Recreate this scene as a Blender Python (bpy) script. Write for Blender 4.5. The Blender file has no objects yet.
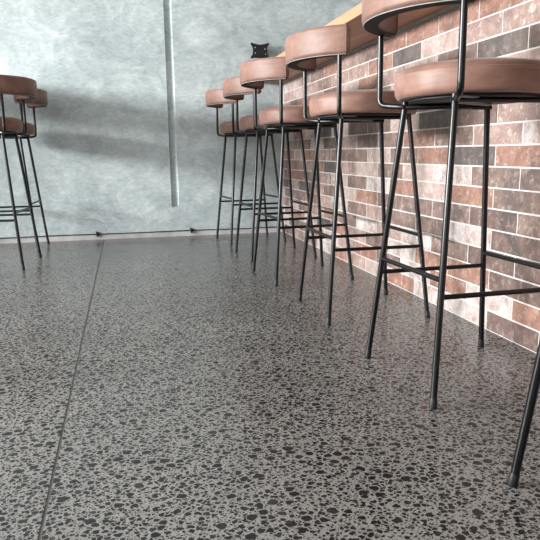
import bpy, bmesh, math, random
from mathutils import Vector, Matrix
random.seed(7)
PI = math.pi
sc = bpy.context.scene
COL = sc.collection

# ------------------------------------------------------------------ helpers
def lin(c):
    return tuple(((v/255)/12.92 if v/255 <= .04045 else (((v/255)+.055)/1.055)**2.4) for v in c) + (1,)

def obj(name, bm, mat, parent=None, smooth=True, loc=None, recalc=True):
    me = bpy.data.meshes.new(name)
    if recalc: bmesh.ops.recalc_face_normals(bm, faces=bm.faces[:])
    bm.to_mesh(me); bm.free()
    for m in (mat if isinstance(mat, (list, tuple)) else [mat]):
        me.materials.append(m)
    if smooth:
        me.polygons.foreach_set('use_smooth', [True]*len(me.polygons))
        try: me.set_sharp_from_angle(angle=math.radians(38))
        except Exception: pass
    o = bpy.data.objects.new(name, me)
    COL.objects.link(o)
    if loc: o.location = loc
    if parent: o.parent = parent
    return o

def struct(name, bm, mat, smooth=False, recalc=True):
    o = obj(name, bm, mat, None, smooth, recalc=recalc); o['kind'] = 'structure'; return o

def tag(o, label, cat, group=None):
    o['label'] = label; o['category'] = cat
    if group: o['group'] = group
    return o

def empty(name, loc=(0, 0, 0), rz=0):
    o = bpy.data.objects.new(name, None); COL.objects.link(o)
    o.location = loc; o.rotation_euler = (0, 0, rz); o.empty_display_size = .1
    return o

def box(bm, x0, x1, y0, y1, z0, z1, mi=0, bev=0, skip=()):
    vs = [bm.verts.new((x, y, z)) for x in (x0, x1) for y in (y0, y1) for z in (z0, z1)]
    fs = {'x0': (0, 1, 3, 2), 'x1': (4, 6, 7, 5), 'y0': (0, 4, 5, 1), 'y1': (2, 3, 7, 6), 'z0': (0, 2, 6, 4), 'z1': (1, 5, 7, 3)}
    out = []
    for k, f in fs.items():
        if k in skip: continue
        fc = bm.faces.new([vs[i] for i in f]); fc.material_index = mi; out.append(fc)
    if bev:
        es = list({e for f in out for e in f.edges})
        r = bmesh.ops.bevel(bm, geom=es, offset=bev, segments=2, profile=.5, affect='EDGES')
        for f in r['faces']: f.material_index = mi
    return out

def tube(bm, pts, r, seg=16, cap=True):
    """swept round bar through a list of points"""
    pts = [Vector(p) for p in pts]; rings = []
    t0 = (pts[1]-pts[0]).normalized()
    n = t0.orthogonal().normalized()
    for i, p in enumerate(pts):
        if i == 0: t = (pts[1]-pts[0]).normalized()
        elif i == len(pts)-1: t = (pts[-1]-pts[-2]).normalized()
        else: t = ((pts[i+1]-p).normalized()+(p-pts[i-1]).normalized()).normalized()
        n = (n-t*n.dot(t)).normalized(); b = t.cross(n)
        rr = r[i] if isinstance(r, (list, tuple)) else r
        rings.append([bm.verts.new(p+(n*math.cos(2*PI*k/seg)+b*math.sin(2*PI*k/seg))*rr) for k in range(seg)])
    for a, b in zip(rings, rings[1:]):
        for k in range(seg):
            bm.faces.new((a[k], a[(k+1) % seg], b[(k+1) % seg], b[k]))
    if cap:
        bm.faces.new(rings[0][::-1]); bm.faces.new(rings[-1])

def lathe(bm, prof, seg=96, c=(0, 0)):
    rings = []
    for r, z in prof:
        if r < 1e-6: rings.append([bm.verts.new((c[0], c[1], z))])
        else: rings.append([bm.verts.new((c[0]+r*math.cos(2*PI*k/seg), c[1]+r*math.sin(2*PI*k/seg), z)) for k in range(seg)])
    for a, b in zip(rings, rings[1:]):
        for k in range(seg):
            j = (k+1) % seg
            if len(a) == 1 and len(b) > 1: bm.faces.new((a[0], b[j], b[k]))
            elif len(b) == 1 and len(a) > 1: bm.faces.new((a[k], a[j], b[0]))
            elif len(a) > 1: bm.faces.new((a[k], a[j], b[j], b[k]))

def bend(a, b, c, r, n=7):
    """points of a rounded corner a-b-c"""
    a, b, c = Vector(a), Vector(b), Vector(c)
    u = (a-b).normalized(); v = (c-b).normalized()
    th = u.angle(v); d = r/math.tan(th/2)
    p, q = b+u*d, b+v*d
    return [p.lerp(b, t).lerp(b.lerp(q, t), t) for t in [i/n for i in range(n+1)]]

# ---------------------------------------------------------------- materials
def nm(name):
    m = bpy.data.materials.new(name); m.use_nodes = True
    nt = m.node_tree; return m, nt, nt.nodes['Principled BSDF']
def N(nt, t, **kw):
    n = nt.nodes.new(t)
    for k, v in kw.items():
        if k in n.inputs: n.inputs[k].default_value = v
        else: setattr(n, k, v)
    return n
def L(nt, a, b): nt.links.new(a, b)
def ramp(nt, fac, stops, interp='LINEAR'):
    r = nt.nodes.new('ShaderNodeValToRGB'); cr = r.color_ramp; cr.interpolation = interp
    while len(cr.elements) < len(stops): cr.elements.new(.5)
    for e, (p, c) in zip(cr.elements, stops):
        e.position = p; e.color = c if len(c) == 4 else lin(c)
    L(nt, fac, r.inputs['Fac']); return r
def mix(nt, fac, a, b, mode='MIX'):
    m = nt.nodes.new('ShaderNodeMix'); m.data_type = 'RGBA'; m.blend_type = mode
    for s, v in ((0, fac), (6, a), (7, b)):
        if hasattr(v, 'is_output'): L(nt, v, m.inputs[s])
        else: m.inputs[s].default_value = v
    return m.outputs[2]
def math_(nt, op, a, b=None, c=None):
    m = nt.nodes.new('ShaderNodeMath'); m.operation = op
    for i, v in enumerate((a, b, c)):
        if v is None: continue
        if hasattr(v, 'is_output'): L(nt, v, m.inputs[i])
        else: m.inputs[i].default_value = v
    return m.outputs[0]
def coords(nt, scale=(1, 1, 1), rot=(0, 0, 0), loc=(0, 0, 0)):
    tc = nt.nodes.new('ShaderNodeTexCoord'); mp = nt.nodes.new('ShaderNodeMapping')
    mp.inputs['Scale'].default_value = scale; mp.inputs['Rotation'].default_value = rot; mp.inputs['Location'].default_value = loc
    L(nt, tc.outputs['Object'], mp.inputs['Vector']); return mp.outputs[0]
def noise(nt, vec, scale, detail=4, rough=.5, dist=0):
    n = N(nt, 'ShaderNodeTexNoise', Scale=scale, Detail=detail, Roughness=rough, Distortion=dist)
    L(nt, vec, n.inputs['Vector']); return n
def bump(nt, h, bsdf, strength, dist=.01):
    b = N(nt, 'ShaderNodeBump', Strength=strength, Distance=dist)
    L(nt, h, b.inputs['Height']); L(nt, b.outputs[0], bsdf.inputs['Normal'])
BLACK0 = (0, 0, 0, 1); WHITE1 = (1, 1, 1, 1)

def plaster():
    m, nt, b = nm('blue_grey_plaster')
    v = coords(nt)
    big = noise(nt, v, 1.1, 5, .55, .6)
    mid = noise(nt, coords(nt, (1, 1, 1.15), (0, .5, 0)), 3.4, 9, .62, 2.2)
    fine = noise(nt, coords(nt, (1, 1, 2.0), (0, -.7, 0), (3, 1, 2)), 11, 9, .68, 2.6)
    c1 = ramp(nt, mid.outputs['Fac'], [(.28, (146, 157, 158)), (.46, (176, 186, 186)), (.58, (196, 205, 204)), (.72, (220, 226, 224))])
    c2 = ramp(nt, fine.outputs['Fac'], [(.30, (136, 148, 150)), (.5, (182, 192, 192)), (.70, (226, 231, 229))])
    c = mix(nt, .45, c1.outputs[0], c2.outputs[0])
    c3 = ramp(nt, big.outputs['Fac'], [(.32, (205, 207, 208)), (.68, (255, 255, 255))])
    c = mix(nt, .8, c, c3.outputs[0], 'MULTIPLY')
    L(nt, c, b.inputs['Base Color'])
    r = ramp(nt, fine.outputs['Fac'], [(.3, (.42,)*3+(1,)), (.7, (.7,)*3+(1,))]); L(nt, r.outputs[0], b.inputs['Roughness'])
    bump(nt, fine.outputs['Fac'], b, .28, .006)
    return m

def terrazzo():
    m, nt, b = nm('polished_aggregate_concrete')
    v0 = coords(nt)
    warp = noise(nt, v0, 95, 2, .55)
    sub = N(nt, 'ShaderNodeVectorMath', operation='SUBTRACT'); L(nt, warp.outputs['Color'], sub.inputs[0]); sub.inputs[1].default_value = (.5, .5, .5)
    def layer(scale, rot, sc2, amp, thr, keep, loc):
        s = N(nt, 'ShaderNodeVectorMath', operation='SCALE'); L(nt, sub.outputs[0], s.inputs[0]); s.inputs['Scale'].default_value = amp
        a = N(nt, 'ShaderNodeVectorMath', operation='ADD'); L(nt, coords(nt, sc2, rot, loc), a.inputs[0]); L(nt, s.outputs[0], a.inputs[1])
        # size varies from stone to stone
        vo = N(nt, 'ShaderNodeTexVoronoi', Scale=scale, Randomness=.88); vo.voronoi_dimensions = '2D'; L(nt, a.outputs[0], vo.inputs['Vector'])
        sep = nt.nodes.new('ShaderNodeSeparateColor'); L(nt, vo.outputs['Color'], sep.inputs[0])
        t = math_(nt, 'MULTIPLY_ADD', sep.outputs[0], .26, thr)
        d = math_(nt, 'SUBTRACT', t, vo.outputs['Distance'])
        k = math_(nt, 'MULTIPLY', d, 26.0); k.node.use_clamp = True
        on = math_(nt, 'LESS_THAN', sep.outputs[1], keep)
        free = math_(nt, 'MULTIPLY_ADD', d, -16.0, -.8); free.node.use_clamp = True       # bare matrix around this layer's stones
        off = math_(nt, 'SUBTRACT', 1.0, on)
        return math_(nt, 'MULTIPLY', k, on), sep.outputs[2], math_(nt, 'MAXIMUM', free, off)
    a0, r0, f0 = layer(40, (0, 0, 1.3), (1.0, 1.1, 1), .014, .18, .34, (1.9, 5.5, 0))
    a1, r1, f1 = layer(70, (0, 0, .4), (1.0, 1.1, 1), .013, .20, .80, (0, 0, 0))
    a2, r2, f2 = layer(118, (0, 0, -.5), (1.05, 1.05, 1), .009, .20, .72, (3.3, 1.7, 0))
    a3, r3, f3 = layer(230, (0, 0, .9), (1.1, .95, 1), .003, .20, .50, (7.1, 4.2, 0))
    a1 = math_(nt, 'MULTIPLY', a1, f0); f01 = math_(nt, 'MULTIPLY', f0, f1)
    a2 = math_(nt, 'MULTIPLY', a2, f01); a3 = math_(nt, 'MULTIPLY', a3, math_(nt, 'MULTIPLY', f01, f2))
    st = math_(nt, 'MAXIMUM', math_(nt, 'MAXIMUM', a0, a1), math_(nt, 'MAXIMUM', a2, math_(nt, 'MULTIPLY', a3, .85)))
    grit = noise(nt, v0, 330, 3, .7)
    cloud = noise(nt, v0, 1.4, 5, .6, .4)
    mat_c = ramp(nt, grit.outputs['Fac'], [(.30, (108, 104, 101)), (.5, (140, 136, 132)), (.72, (170, 166, 161))])
    cl = ramp(nt, cloud.outputs['Fac'], [(.3, (205, 205, 205)), (.7, (255, 255, 255))])
    base = mix(nt, .9, mat_c.outputs[0], cl.outputs[0], 'MULTIPLY')
    stone = ramp(nt, r1, [(0, (17, 15, 15)), (.75, (27, 24, 23)), (1, (48, 43, 41))])
    c = mix(nt, st, base, stone.outputs[0])
    L(nt, c, b.inputs['Base Color'])
    rr = ramp(nt, cloud.outputs['Fac'], [(.3, (.19,)*3+(1,)), (.7, (.29,)*3+(1,))]); L(nt, rr.outputs[0], b.inputs['Roughness'])
    b.inputs['IOR'].default_value = 1.5; b.inputs['Specular IOR Level'].default_value = .36
    bump(nt, noise(nt, v0, 60, 3, .6).outputs['Fac'], b, .015, .004)
    return m

def leather():
    m, nt, b = nm('tan_leather')
    oi = nt.nodes.new('ShaderNodeObjectInfo')
    v = coords(nt)
    n1 = noise(nt, v, 9, 6, .6, .8); n2 = noise(nt, v, 55, 4, .6)
    n3 = noise(nt, coords(nt, (1, 1, 5)), 14, 4, .6, .5)
    c = ramp(nt, n1.outputs['Fac'], [(.25, (104, 74, 62)), (.5, (128, 93, 79)), (.75, (154, 116, 101))])
    c2 = ramp(nt, n3.outputs['Fac'], [(.3, (215, 208, 204)), (.65, (255, 255, 255))])
    c = mix(nt, .7, c.outputs[0], c2.outputs[0], 'MULTIPLY')
    L(nt, c, b.inputs['Base Color'])
    b.inputs['Roughness'].default_value = .52
    b.inputs['Sheen Weight'].default_value = .15; b.inputs['Sheen Roughness'].default_value = .4
    vo = N(nt, 'ShaderNodeTexVoronoi', Scale=420); L(nt, v, vo.inputs['Vector'])
    h = math_(nt, 'MULTIPLY_ADD', n2.outputs['Fac'], .6, vo.outputs['Distance'])
    bump(nt, h, b, .12, .002)
    return m

def brick_mat(name, cols, white=.25, dark=.3):
    m, nt, b = nm(name)
    v = coords(nt)
    n1 = noise(nt, v, 14, 7, .65, .5); n2 = noise(nt, coords(nt, loc=(5, 2, 9)), 38, 7, .7, .3)
    n3 = noise(nt, coords(nt, loc=(1, 8, 4)), 7, 5, .6, .8); n4 = noise(nt, v, 130, 4, .7)
    c = ramp(nt, n1.outputs['Fac'], [(.30, cols[0]), (.5, cols[1]), (.70, cols[2])]).outputs[0]
    dk = ramp(nt, n3.outputs['Fac'], [(.52, BLACK0), (.66, WHITE1)]).outputs[0]
    c = mix(nt, math_(nt, 'MULTIPLY', dk, dark), c, lin((70, 64, 62)))
    wh = ramp(nt, n2.outputs['Fac'], [(.53, BLACK0), (.70, WHITE1)]).outputs[0]
    c = mix(nt, math_(nt, 'MULTIPLY', wh, white), c, lin((226, 214, 207)))
    sp = ramp(nt, n4.outputs['Fac'], [(.3, (190, 186, 184)), (.55, (255, 255, 255))]).outputs[0]
    c = mix(nt, .7, c, sp, 'MULTIPLY')
    c = mix(nt, 1.0, c, (.77, .77, .77, 1), 'MULTIPLY')
    L(nt, c, b.inputs['Base Color']); b.inputs['Roughness'].default_value = .62
    bump(nt, n2.outputs['Fac'], b, .3, .003)
    return m

def wood():
    m, nt, b = nm('pale_oak')
    v = coords(nt, (9, .55, 9))
    n1 = noise(nt, v, 2.2, 6, .6, 1.2); n2 = noise(nt, coords(nt, (60, 1.2, 60)), 2, 4, .6)
    # boards glued side by side: a tone for each board
    tc = nt.nodes.new('ShaderNodeTexCoord'); sx = nt.nodes.new('ShaderNodeSeparateXYZ'); L(nt, tc.outputs['Object'], sx.inputs[0])
    bi = math_(nt, 'FLOOR', math_(nt, 'DIVIDE', sx.outputs[0], .09))
    yi = math_(nt, 'FLOOR', math_(nt, 'DIVIDE', math_(nt, 'MULTIPLY_ADD', bi, .37, sx.outputs[1]), .9))
    cb = nt.nodes.new('ShaderNodeCombineXYZ'); L(nt, bi, cb.inputs[0]); L(nt, yi, cb.inputs[1])
    wn = nt.nodes.new('ShaderNodeTexWhiteNoise'); L(nt, cb.outputs[0], wn.inputs['Vector'])
    c = ramp(nt, n1.outputs['Fac'], [(.3, (178, 128, 94)), (.5, (200, 150, 114)), (.72, (216, 171, 137))]).outputs[0]
    c = mix(nt, .6, c, ramp(nt, n2.outputs['Fac'], [(.35, (205, 200, 196)), (.6, (255, 255, 255))]).outputs[0], 'MULTIPLY')
    c = mix(nt, .8, c, ramp(nt, wn.outputs['Value'], [(0, (205, 195, 190)), (1, (255, 255, 255))]).outputs[0], 'MULTIPLY')
    L(nt, c, b.inputs['Base Color']); b.inputs['Roughness'].default_value = .45
    bump(nt, n2.outputs['Fac'], b, .1, .002)
    return m

def plain(name, rgb, rough=.5, metal=0, nscale=30, amt=.2, bs=.05):
    m, nt, b = nm(name)
    n = noise(nt, coords(nt), nscale, 5, .6)
    d = tuple(v*(1-amt) for v in rgb)
    c = ramp(nt, n.outputs['Fac'], [(.3, d), (.7, rgb)])
    L(nt, c.outputs[0], b.inputs['Base Color'])
    b.inputs['Roughness'].default_value = rough; b.inputs['Metallic'].default_value = metal
    bump(nt, n.outputs['Fac'], b, bs, .002)
    return m

M = dict(
    plaster=plaster(), floor=terrazzo(), leather=leather(), wood=wood(),
    black=plain('black_powder_coat', (9, 9, 11), .3, 0, 200, .2, 0.0),
    plate=plain('dark_steel_plate', (22, 20, 20), .6, .1, 60, .3, .04),
    rubber=plain('black_rubber', (16, 16, 17), .5),
    mortar=plain('pale_mortar', (196, 190, 186), .85, 0, 80, .12, .2),
    alu=plain('brushed_aluminium', (168, 168, 166), .45, .25, 40, .15),
    thread=plain('tan_thread', (176, 138, 120), .7),
    seam=plain('dark_leather_piping', (120, 78, 64), .45),
    skirt=plain('pale_grey_base', (196, 195, 193), .6, 0, 8, .2),
    gap=plain('dark_joint_filler', (84, 82, 79), .6),
    paint=plain('off_white_paint', (160, 160, 158), .8, 0, 3, .05),
    frame=plain('dark_window_frame', (60, 62, 64), .5),
    matte=plain('matte_black_steel', (9, 9, 10), .7, 0, 90, .2, 0),
    screw=plain('zinc_screw', (200, 204, 206), .3, .6),
    bracket=plain('zinc_bracket', (120, 122, 124), .35, .8),
)
M['black'].node_tree.nodes['Principled BSDF'].inputs['Specular IOR Level'].default_value = .35
BR = dict(
    T=brick_mat('terracotta_brick', [(128, 92, 78), (154, 113, 96), (176, 138, 121)], .5, .4),
    P=brick_mat('pink_brick', [(140, 113, 103), (164, 136, 126), (188, 163, 153)], .8, .35),
    L=brick_mat('cream_brick', [(160, 134, 124), (186, 164, 154), (205, 187, 179)], .8, .2),
    W=brick_mat('whitewashed_brick', [(150, 114, 101), (192, 178, 172), (208, 202, 198)], 1, .35),
    G=brick_mat('charcoal_brick', [(78, 69, 65), (99, 88, 83), (126, 112, 105)], .25, .5),
    B=brick_mat('dark_brown_brick', [(84, 68, 62), (110, 87, 79), (136, 111, 101)], .35, .8),
    M=brick_mat('mauve_brown_brick', [(106, 84, 76), (130, 106, 96), (152, 129, 119)], .5, .6),
)
BK = list(BR)

# ------------------------------------------------------------------ setting
XB, YB, H = 1.130, 4.431, 3.3          # brick face, back wall, ceiling height
JX = -.157
bm = bmesh.new()                        # floor: two slabs with a sawn joint between them
box(bm, -6, JX-.0028, -3.2, YB+.1, -.1, 0); box(bm, JX+.0028, 4, -3.2, YB+.1, -.1, 0)
struct('floor', bm, M['floor'])
bm = bmesh.new(); box(bm, JX-.0028, JX+.0028, -3.2, YB, -.09, -.0008)
struct('trim_1', bm, M['gap'])

# back wall with a half-round vertical chase that stops short of the floor
gx, gr, gz = .3425, .0265, .214
bm = bmesh.new()
z0, z1, yb = .040, H, YB+.12
def quad(*p): bm.faces.new([bm.verts.new(q) for q in p])
def wallface(xa, xb, za, zb): quad((xa, YB, za), (xb, YB, za), (xb, YB, zb), (xa, YB, zb))
wallface(-6, gx-gr, z0, z1); wallface(gx+gr, 4, z0, z1)
wallface(gx-gr, gx+gr, z0, gz-.012)
K = 28; prof = []
for k in range(K+1):
    a = PI*k/K
    prof.append((gx-gr*math.cos(a), YB+.023*math.sin(a)**.7 if 0 < k < K else YB))
def endz(k): return gz+.010*math.sin(k*1.3)*.5-.006+.010*(k/K)
for k in range(K):
    (xa, ya), (xb, yb_) = prof[k], prof[k+1]
    quad((xa, ya, endz(k)), (xb, yb_, endz(k+1)), (xb, yb_, z1), (xa, ya, z1))
    quad((xa, YB, endz(k)), (xb, YB, endz(k+1)), (xb, yb_, endz(k+1)), (xa, ya, endz(k)))
    quad((xa, YB, gz-.012), (xb, YB, gz-.012), (xb, YB, endz(k+1)), (xa, YB, endz(k)))
quad((-6, YB, z0), (-6, yb, z0), (4, yb, z0), (4, YB, z0))
quad((-6, yb, z0), (-6, yb, z1), (4, yb, z1), (4, yb, z0))
bmesh.ops.remove_doubles(bm, verts=bm.verts[:], dist=1e-5)
struct('wall_back', bm, M['plaster'], False, False)

bm = bmesh.new(); box(bm, -6, XB+.004, YB+.002, YB+.1, 0, .034, bev=0)
box(bm, -6, XB+.004, YB+.02, YB+.1, .034, .0395)
struct('baseboard_back', bm, M['skirt'])

bm = bmesh.new(); box(bm, -6, 4, -3.2, YB+.1, H, H+.1); struct('ceiling', bm, M['paint'])
bm = bmesh.new(); box(bm, 4, 4.12, -3.2, YB+.1, 0, H); struct('wall_right', bm, M['paint'])
# left wall: long ribbon window; front wall behind the viewer: unseen window added for fill light
def wall_with_opening(name, axis, pos, th, a0, a1, w0, w1, s0, s1):
    bm = bmesh.new()
    for (p, q, u, v) in ((a0, a1, 0, s0), (a0, a1, s1, H), (a0, w0, s0, s1), (w1, a1, s0, s1)):
        if axis == 'x': box(bm, pos-th, pos, p, q, u, v)
        else: box(bm, p, q, pos-th, pos, u, v)
    struct(name, bm, M['paint'])
LW = (0.3, 3.4, 1.45, 2.15)
wall_with_opening('wall_left', 'x', -6, .14, -3.2, YB+.1, *LW)
FW = (-5.7, -1.5, .9, 3.0)
wall_with_opening('wall_front', 'y', -3.2, .14, -6.0, 4.0, *FW)
bm = bmesh.new()
for k in range(7):
    y = LW[0]+(LW[1]-LW[0])*k/6; box(bm, -6.1, -6.04, max(LW[0], y-.02), min(LW[1], y+.02), LW[2], LW[3])
box(bm, -6.1, -6.04, LW[0], LW[1], LW[2], LW[2]+.04); box(bm, -6.1, -6.04, LW[0], LW[1], LW[3]-.04, LW[3])
struct('window_1', bm, M['frame'])
bm = bmesh.new()
for k in range(6):
    x = FW[0]+(FW[1]-FW[0])*k/5; box(bm, max(FW[0], x-.025), min(FW[1], x+.025), -3.3, -3.24, FW[2], FW[3])
box(bm, FW[0], FW[1], -3.3, -3.24, FW[2], FW[2]+.05); box(bm, FW[0], FW[1], -3.3, -3.24, FW[3]-.05, FW[3])
struct('fill_window_frame', bm, M['frame'])  # unseen frame, added around the front fill lamp

# ---------------------------------------------------------------- bar counter
Y0 = -1.4
RH, BL, NR = .0658, .2655, 16
base = empty('bar_counter', (0, 0, 0))
tag(base, 'bar counter base clad in mixed terracotta, pink and charcoal bricks with pale mortar', 'counter')
bm = bmesh.new(); box(bm, XB+.0011, 1.75, Y0, YB-.001, 0.0, RH*NR)
obj('counter_body', bm, M['mortar'], base, False)
fixed = {
 15: 'xTTTTMPTMP', 14: 'PPLGTPPMPL', 13: 'xGMLPTLMPT', 12: 'PMGPMTPLMP', 11: 'MBPMPMTPGM', 10: 'PBGLMBLGPT',
 9: 'WPMTMBPBLM', 8: 'TGTMLMMPTL', 7: 'MMWLMLPGTP', 6: 'MTLTWMLPMT', 5: 'MBMMMTLMPG', 4: 'BWBMPMWPTM',
 3: 'BBMWPWMTPM', 2: 'BTTWMPTGWT', 1: 'TWTWMTPWTM', 0: 'BWWTLPTWMP'}
bm = bmesh.new(); J = .0047
for row in range(NR):
    ph = 1.760 if row % 2 == 0 else 1.628
    k = math.floor((Y0-ph)/BL)
    while ph+k*BL < YB:
        a, b_ = max(Y0, ph+k*BL+J/2), min(YB-.002, ph+(k+1)*BL-J/2)
        if b_-a > .015:
            # strings list k = -1, 0, 1 ... (even rows from the right of the photo, odd rows one further)
            s = fixed[row]; i = k+1
            c = s[i] if 0 <= i < len(s) and s[i] != 'x' else random.choices(BK, [5, 6, 4, 3, 3, 4, 7])[0]
            dz = random.uniform(-.0004, .0004); dx = random.uniform(-.0007, .0007)
            zb_ = row*RH+J/2+(0.0006 if row == 0 else 0)
            mi = BK.index(c)
            box(bm, XB+dx, XB+.006, a, b_, zb_+dz, (row+1)*RH-J/2+dz, mi, .0012, skip=('x1',))
        k += 1
obj('brick_cladding', bm, [BR[k] for k in BK], base, False)
ct = empty('countertop', (0, 0, 0))
tag(ct, 'pale wooden countertop overhanging the brick bar base', 'countertop')
ZT = RH*NR
bm = bmesh.new(); box(bm, .865, 1.80, Y0-.05, YB-.001, ZT+.013, ZT+.053, bev=.0025); obj('wood_slab', bm, M['wood'], ct, False)
bm = bmesh.new(); box(bm, XB-.013, 1.76, Y0, YB-.002, ZT+.0005, ZT+.0130); obj('metal_support_strip', bm, M['alu'], ct, False)

# ------------------------------------------------------------------ bar stools
FX, FY, TX, TY, ZL = .183, .185, .117, .117, .698
def legp(sx, sy, z):
    t = z/.725; return (sx*(FX+(TX-FX)*t), sy*(FY+(TY-FY)*t), z)
def make_stool():
    t = empty('bar_stool')
    # seat cushion
    bm = bmesh.new()
    prof = [(0, .7025), (.176, .7025), (.1815, .7045), (.185, .709), (.1868, .716), (.1875, .728), (.1876, .744), (.1872, .7535), (.1864, .7560), (.1838, .7575),
            (.1832, .7590), (.1805, .7635), (.174, .7685), (.162, .7732), (.145, .7770), (.115, .7805), (.06, .784), (0, .785)]
    lathe(bm, prof, 128)
    for v in bm.verts:                     # slight hand-made unevenness
        a = math.atan2(v.co.y, v.co.x); r = math.hypot(v.co.x, v.co.y)
        if r > .15:
            f = 1+.004*math.sin(5*a+1)+.003*math.sin(11*a+.5); v.co.x *= f; v.co.y *= f
    seat = obj('seat', bm, M['leather'], t)
    bm = bmesh.new(); n = 150
    for k in range(n):
        a0, a1 = 2*PI*k/n, 2*PI*(k+.55)/n
        R = .1868
        f = 1+.004*math.sin(5*a0+1)+.003*math.sin(11*a0+.5)
        tube(bm, [(R*f*math.cos(a), R*f*math.sin(a), .7515) for a in (a0, a1)], .0007, 6)
    obj('stitching', bm, M['thread'], seat)
    bm = bmesh.new(); lathe(bm, [(0, .695), (.150, .695), (.1535, .6965), (.1535, .7010), (.150, .7028), (0, .7028)], 96)
    obj('seat_plate', bm, M['plate'], t)
    # four splayed legs with rubber feet
    for sx, sy in ((-1, 1), (-1, -1), (1, 1), (1, -1)):
        bm = bmesh.new(); tube(bm, [legp(sx, sy, .012), legp(sx, sy, .35), legp(sx, sy, ZL-.004)], .0078, 20)
        lg = obj('leg', bm, M['black'], t)
        bm = bmesh.new()
        p0, p1, p2, p3 = (legp(sx, sy, z) for z in (0, .003, .022, .025))
        tube(bm, [p0, p1, p2, p3], [.0082, .0089, .0088, .0080], 20)
        obj('rubber_foot', bm, M['rubber'], lg)
        bm = bmesh.new(); d = Vector(legp(sx, sy, ZL))
        tube(bm, [d+Vector((0, 0, -.010)), d+Vector((0, 0, .004))], .0088, 16)
        obj('weld_collar', bm, M['black'], lg)
    # footrest bars
    for sy in (1, -1):
        bm = bmesh.new(); tube(bm, [legp(-1, sy, .2533), legp(1, sy, .2533)], .0060, 16); obj('footrest_bar', bm, M['black'], t)
    for sx in (-1, 1):
        bm = bmesh.new(); tube(bm, [legp(sx, -1, .2909), legp(sx, 1, .2909)], .0060, 16); obj('footrest_bar', bm, M['black'], t)
    # under-seat frame bars
    for sy in (1, -1):
        bm = bmesh.new(); tube(bm, [(-TX-.012, sy*TY, .6895), (TX+.012, sy*TY, .6895)], .0060, 12); obj('seat_frame_bar', bm, M['black'], t)
    # back posts bend inward under the seat
    PX, PY = -.1553, .1981
    for sy in (1, -1):
        a, b_, c = (PX, sy*PY, .877), (PX, sy*PY, .6985), (-.117, sy*.115, .6885)
        e = (.02, sy*.035, .6885)
        pts = [Vector(a)]+bend(a, b_, c, .024)+[Vector(c), Vector(e)]
        bm = bmesh.new(); tube(bm, pts, .0075, 20); obj('back_post', bm, M['black'], t)
        bm = bmesh.new()
        mtx = Matrix.Translation((-.108, sy*.150, .6925)) @ Matrix.Rotation(-sy*.45, 4, 'Z')
        s = bmesh.ops.create_cube(bm, size=1)['verts']
        for v in s: v.co = mtx @ Vector((v.co.x*.062, v.co.y*.018, v.co.z*.003))
        obj('mounting_tab', bm, M['bracket'], t)
    # curved backrest pad
    CX, RO, TH, PH, zb, zt = -.0247, .2470, .044, 1.085, .8775, .966
    def arcpad(ro, th, z0, z1, rc, ph, n=56, m=6):
        bm = bmesh.new(); rings = []
        cs = []
        for (cx, cz, a0) in ((ro-rc, z1-rc, 0), (ro-th+rc, z1-rc, PI/2), (ro-th+rc, z0+rc, PI), (ro-rc, z0+rc, 3*PI/2)):
            for k in range(m+1):
                a = a0+PI/2*k/m; cs.append((cx+rc*math.cos(a), cz+rc*math.sin(a)))
        mc = (ro-th/2, (z0+z1)/2)
        def ring(phi, s):
            out = []
            for (r, z) in cs:
                r2 = mc[0]+(r-mc[0])*s if s < 1 else r
                z2 = mc[1]+(z-mc[1])*(1-(1-s)*.5) if s < 1 else z
                # cushion puffs a little around mid height
                p = .0022*math.cos((z2-mc[1])/(z1-z0)*PI) if r2 > mc[0] else -.0015*math.cos((z2-mc[1])/(z1-z0)*PI)
                out.append(bm.verts.new((CX-(r2+p)*math.cos(phi), (r2+p)*math.sin(phi), z2)))
            return out
        e = [(-ph-.046, .36), (-ph-.041, .60), (-ph-.029, .82), (-ph-.012, .96)]
        rings = [ring(p, s) for p, s in e]+[ring(-ph+2*ph*k/n, 1) for k in range(n+1)]+[ring(-p, s) for p, s in reversed(e)]
        for a, b_ in zip(rings, rings[1:]):
            for k in range(len(cs)):
                j = (k+1) % len(cs); bm.faces.new((a[k], a[j], b_[j], b_[k]))
        bm.faces.new(rings[0]); bm.faces.new(rings[-1][::-1])
        return bm
    back = obj('backrest', arcpad(RO, TH, zb, zt, .011, PH), M['leather'], t)
    for sy in (1, -1):                      # piped seam round each end
        bm = bmesh.new(); ph = sy*(PH-.004); rc = .011; pts = []
        for (cx, cz, a0) in ((RO-rc, zt-rc, 0), (RO-TH+rc, zt-rc, PI/2), (RO-TH+rc, zb+rc, PI), (RO-rc, zb+rc, 3*PI/2)):
            for k in range(5):
                a = a0+PI/2*k/4; r, z = cx+(rc+.0012)*math.cos(a), cz+(rc+.0012)*math.sin(a)
                pts.append((CX-r*math.cos(ph), r*math.sin(ph), z))
        pts.append(pts[0]); tube(bm, pts, .0017, 8); obj('piping', bm, M['seam'], back)
    # steel band under the pad
    bm = bmesh.new(); n = 60; ph = PH-.01; rs = (RO-.005, RO-TH+.005); rings = []
    for k in range(n+1):
        p = -ph+2*ph*k/n
        rings.append([bm.verts.new((CX-r*math.cos(p), r*math.sin(p), z)) for r, z in ((rs[0], .8795), (rs[0], .8762), (rs[1], .8762), (rs[1], .8795))])
    for a, b_ in zip(rings, rings[1:]):
        for k in range(4):
            j = (k+1) % 4; bm.faces.new((a[k], a[j], b_[j], b_[k]))
    bm.faces.new(rings[0]); bm.faces.new(rings[-1][::-1])
    obj('backrest_band', bm, M['plate'], t)
    bm = bmesh.new(); R_ = RO-.0035
    tube(bm, [(CX-R_*math.cos(-ph+2*ph*k/70), R_*math.sin(-ph+2*ph*k/70), 0.8768) for k in range(71)], .0012, 8)
    obj('backrest_edge_rod', bm, M['alu'], t)
    return t

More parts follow.
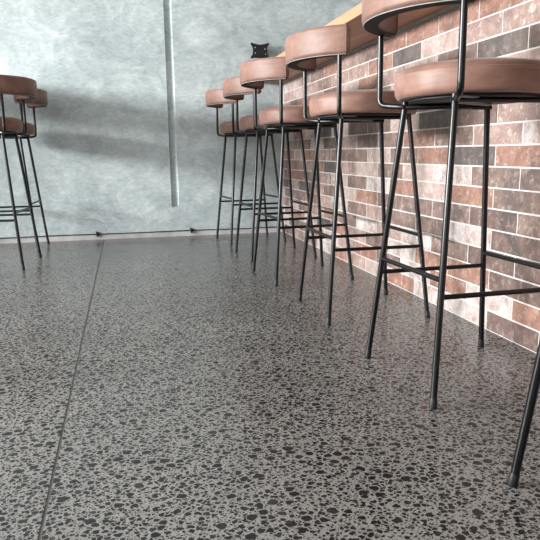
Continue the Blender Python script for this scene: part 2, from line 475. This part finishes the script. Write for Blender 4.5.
def copy_tree(o, parent=None):
    c = o.copy(); COL.objects.link(c)
    if parent: c.parent = parent
    for ch in list(o.children): copy_tree(ch, c)
    return c

proto = make_stool()
G1 = 'tan leather bar stools lined up along the brick bar'
G2 = 'dark-lit leather bar stools at the left of the room'
stools = [
 (.836, 1.409, .028, 'large near tan leather bar stool whose round seat runs off the right edge', G1),
 (.821, .700, .02, 'nearest bar stool, only its black front leg showing at bottom right', G1),
 (.833, 2.127, -.008, 'tan leather bar stool with full curved backrest showing, second from the large near one', G1),
 (.797, 2.806, .067, 'tan leather bar stool with the black wall bracket seen just above its backrest', G1),
 (.819, 3.438, .052, 'tan bar stool between the farthest brick-bar stool and the one under the wall bracket', G1),
 (.806, 4.084, .098, 'farthest bar stool of the brick bar row, closest to the plaster wall', G1),
 (-.692, 3.560, PI-.11, 'dark brown bar stool cropped by the left edge, nearer of the left pair', G2),
 (-.702, 4.130, PI-.05, 'dark brown bar stool by the plaster wall, farther of the left pair', G2)]
for i, (x, y, r, lab, g) in enumerate(stools):
    s = proto if i == 0 else copy_tree(proto)
    s.location = (x, y, 0); s.rotation_euler = (0, 0, r)
    tag(s, lab, 'bar stool', g)

# -------------------------------------------------- high table the left stools serve (beyond the frame, throws the wall shadows)
tb = empty('bar_table', (-1.42, 3.55, 0))
tag(tb, 'long high wooden table left of the dark brown stools', 'table')
bm = bmesh.new(); box(bm, -.40, .40, -.95, .83, 1.05, 1.09, bev=.003); box(bm, -.37, .37, -.92, .80, .995, 1.05); obj('tabletop', bm, M['wood'], tb, False)
for sy in (-.75, .55):
    bm = bmesh.new(); box(bm, -.30, .30, sy-.03, sy+.03, 0, .03); box(bm, -.05, .05, sy-.025, sy+.025, .03, 1.0)
    obj('leg', bm, M['black'], tb, False)

# ------------------------------------------------------------ small wall things
bm = bmesh.new()
pts = []
for k in range(60):
    x = -3.0+4.1*k/59; pts.append((x, YB-.004+.0012*math.sin(k*.9), .0385+.0012*math.sin(k*.55)))
tube(bm, pts, .0028, 8)
tag(obj('floor_cable', bm, M['rubber']), 'thin black cable running along the foot of the plaster wall', 'cable')
for (x, lab) in ((-.200, 'small black clip on the wall cable, left of the vertical chase'), (.449, 'small black clip on the wall cable, right of the vertical chase')):
    c = empty('cable_clip', (x, YB, 0)); tag(c, lab, 'clip', 'black clips holding the cable at the wall foot')
    bm = bmesh.new()   # upper wedge
    def wedge(bm, P, d):
        P = [(x*.78, .039+(z-.039)*.8) for x, z in P]
        a = [bm.verts.new((p[0], -.0005, p[1])) for p in P]; b = [bm.verts.new((p[0]*.8, -d, p[1]*.9+P[0][1]*.1)) for p in P]
        n = len(P)
        for i in range(n): bm.faces.new((a[i], a[(i+1) % n], b[(i+1) % n], b[i]))
        bm.faces.new(a[::-1]); bm.faces.new(b)
    wedge(bm, [(-.016, .064), (-.004, .058), (.022, .049), (.022, .043), (-.009, .042), (-.011, .050)], .016)
    obj('upper_jaw', bm, M['rubber'], c, False)
    bm = bmesh.new(); wedge(bm, [(-.009, .036), (.024, .035), (.016, .028), (.004, .018), (-.012, .016), (-.008, .026)], .013)
    obj('lower_jaw', bm, M['rubber'], c, False)

# black mounting plate on the plaster wall above the counter
mt = empty('wall_mount', (.958, YB, 1.266)); tag(mt, 'black four-eared steel mounting bracket on the plaster wall above the counter', 'wall bracket')
bm = bmesh.new(); w, h = .0585, .045
out = []
def ear(cx, cz, a0, r=.0075):
    for k in range(7):
        a = a0+PI*k/6*.9; out.append((cx+r*math.cos(a), cz+r*math.sin(a)))
def side(p, q, dx, dz, n=8):
    for k in range(1, n):
        t = k/n; s = math.sin(PI*t); out.append((p[0]+(q[0]-p[0])*t+dx*s, p[1]+(q[1]-p[1])*t+dz*s))
ear(w, h, -PI/4); side((w-.006, h+.006), (-w+.006, h+.006), 0, -.010)
ear(-w, h, PI/4); side((-w+.0, h-.007), (-w+.0, -h+.007), .010, 0)
ear(-w, -h, 3*PI/4); side((-w+.006, -h-.006), (w-.006, -h-.006), 0, .010)
ear(w, -h, -3*PI/4); side((w, -h+.007), (w, h-.007), -.010, 0)
fa = [bm.verts.new((x, -.050, z)) for x, z in out]; fb = [bm.verts.new((x, -.045, z)) for x, z in out]; n = len(out)
for i in range(n): bm.faces.new((fa[i], fa[(i+1) % n], fb[(i+1) % n], fb[i]))
bm.faces.new(fa[::-1]); bm.faces.new(fb)
obj('plate', bm, M['matte'], mt, False)
bm = bmesh.new(); tube(bm, [(0, -.046, 0), (0, -.004, 0)], .022, 20); box(bm, -.035, .035, -.005, -.0005, -.04, .04, bev=.001); obj('wall_arm', bm, M['black'], mt)
for x, z in ((-.034, .020), (.034, .012), (-.034, -.016), (.040, -.022)):
    bm = bmesh.new(); tube(bm, [(x, -.0525, z), (x, -.049, z)], .0042, 12); obj('screw', bm, M['screw'], mt)

# ---------------------------------------------------------------------- light
def area(name, loc, target, sx, sy, power, color=(1, 1, 1), spread=PI):
    l = bpy.data.lights.new(name, 'AREA'); l.shape = 'RECTANGLE'; l.size = sx; l.size_y = sy; l.energy = power; l.color = color; l.spread = spread
    o = bpy.data.objects.new(name, l); COL.objects.link(o); o.location = loc
    d = (Vector(target)-Vector(loc)); o.rotation_euler = d.to_track_quat('-Z', 'Y').to_euler(); return o
# daylight at the left ribbon window; added fill lamp at the front opening
area('ribbon_window_daylight', (-6.03, (LW[0]+LW[1])/2, (LW[2]+LW[3])/2), (0, (LW[0]+LW[1])/2, (LW[2]+LW[3])/2), LW[1]-LW[0]-.1, LW[3]-LW[2]-.1, 1250, (.97, .99, 1))
area('front_fill_light', ((FW[0]+FW[1])/2, -3.23, (FW[2]+FW[3])/2), ((FW[0]+FW[1])/2, 0, (FW[2]+FW[3])/2), FW[1]-FW[0]-.1, FW[3]-FW[2]-.1, 115, (.96, .985, 1))
w = bpy.data.worlds.new('World'); sc.world = w; w.use_nodes = True
w.node_tree.nodes['Background'].inputs[0].default_value = (.85, .93, 1, 1); w.node_tree.nodes['Background'].inputs[1].default_value = 1.5

# --------------------------------------------------------------------- camera
f, yaw, pitch, roll = 621.98, .226375, .187233, -.0126046
cam = bpy.data.cameras.new('camera'); cam.sensor_fit = 'HORIZONTAL'; cam.sensor_width = 36; cam.lens = 36*f/540; cam.clip_start = .02
co = bpy.data.objects.new('camera', cam); COL.objects.link(co); sc.camera = co
F = Vector((math.sin(yaw)*math.cos(pitch), math.cos(yaw)*math.cos(pitch), -math.sin(pitch)))
R0 = Vector((math.cos(yaw), -math.sin(yaw), 0)); U0 = R0.cross(F)
R2 = math.cos(roll)*R0+math.sin(roll)*U0; U2 = -math.sin(roll)*R0+math.cos(roll)*U0
m = Matrix((R2, U2, -F)).transposed().to_4x4(); m.translation = (0, 0, .58); co.matrix_world = m

vs = sc.view_settings; vs.view_transform = 'Standard'; vs.look = 'None'; vs.exposure = 0.0; vs.gamma = 1; vs.use_curve_mapping = False
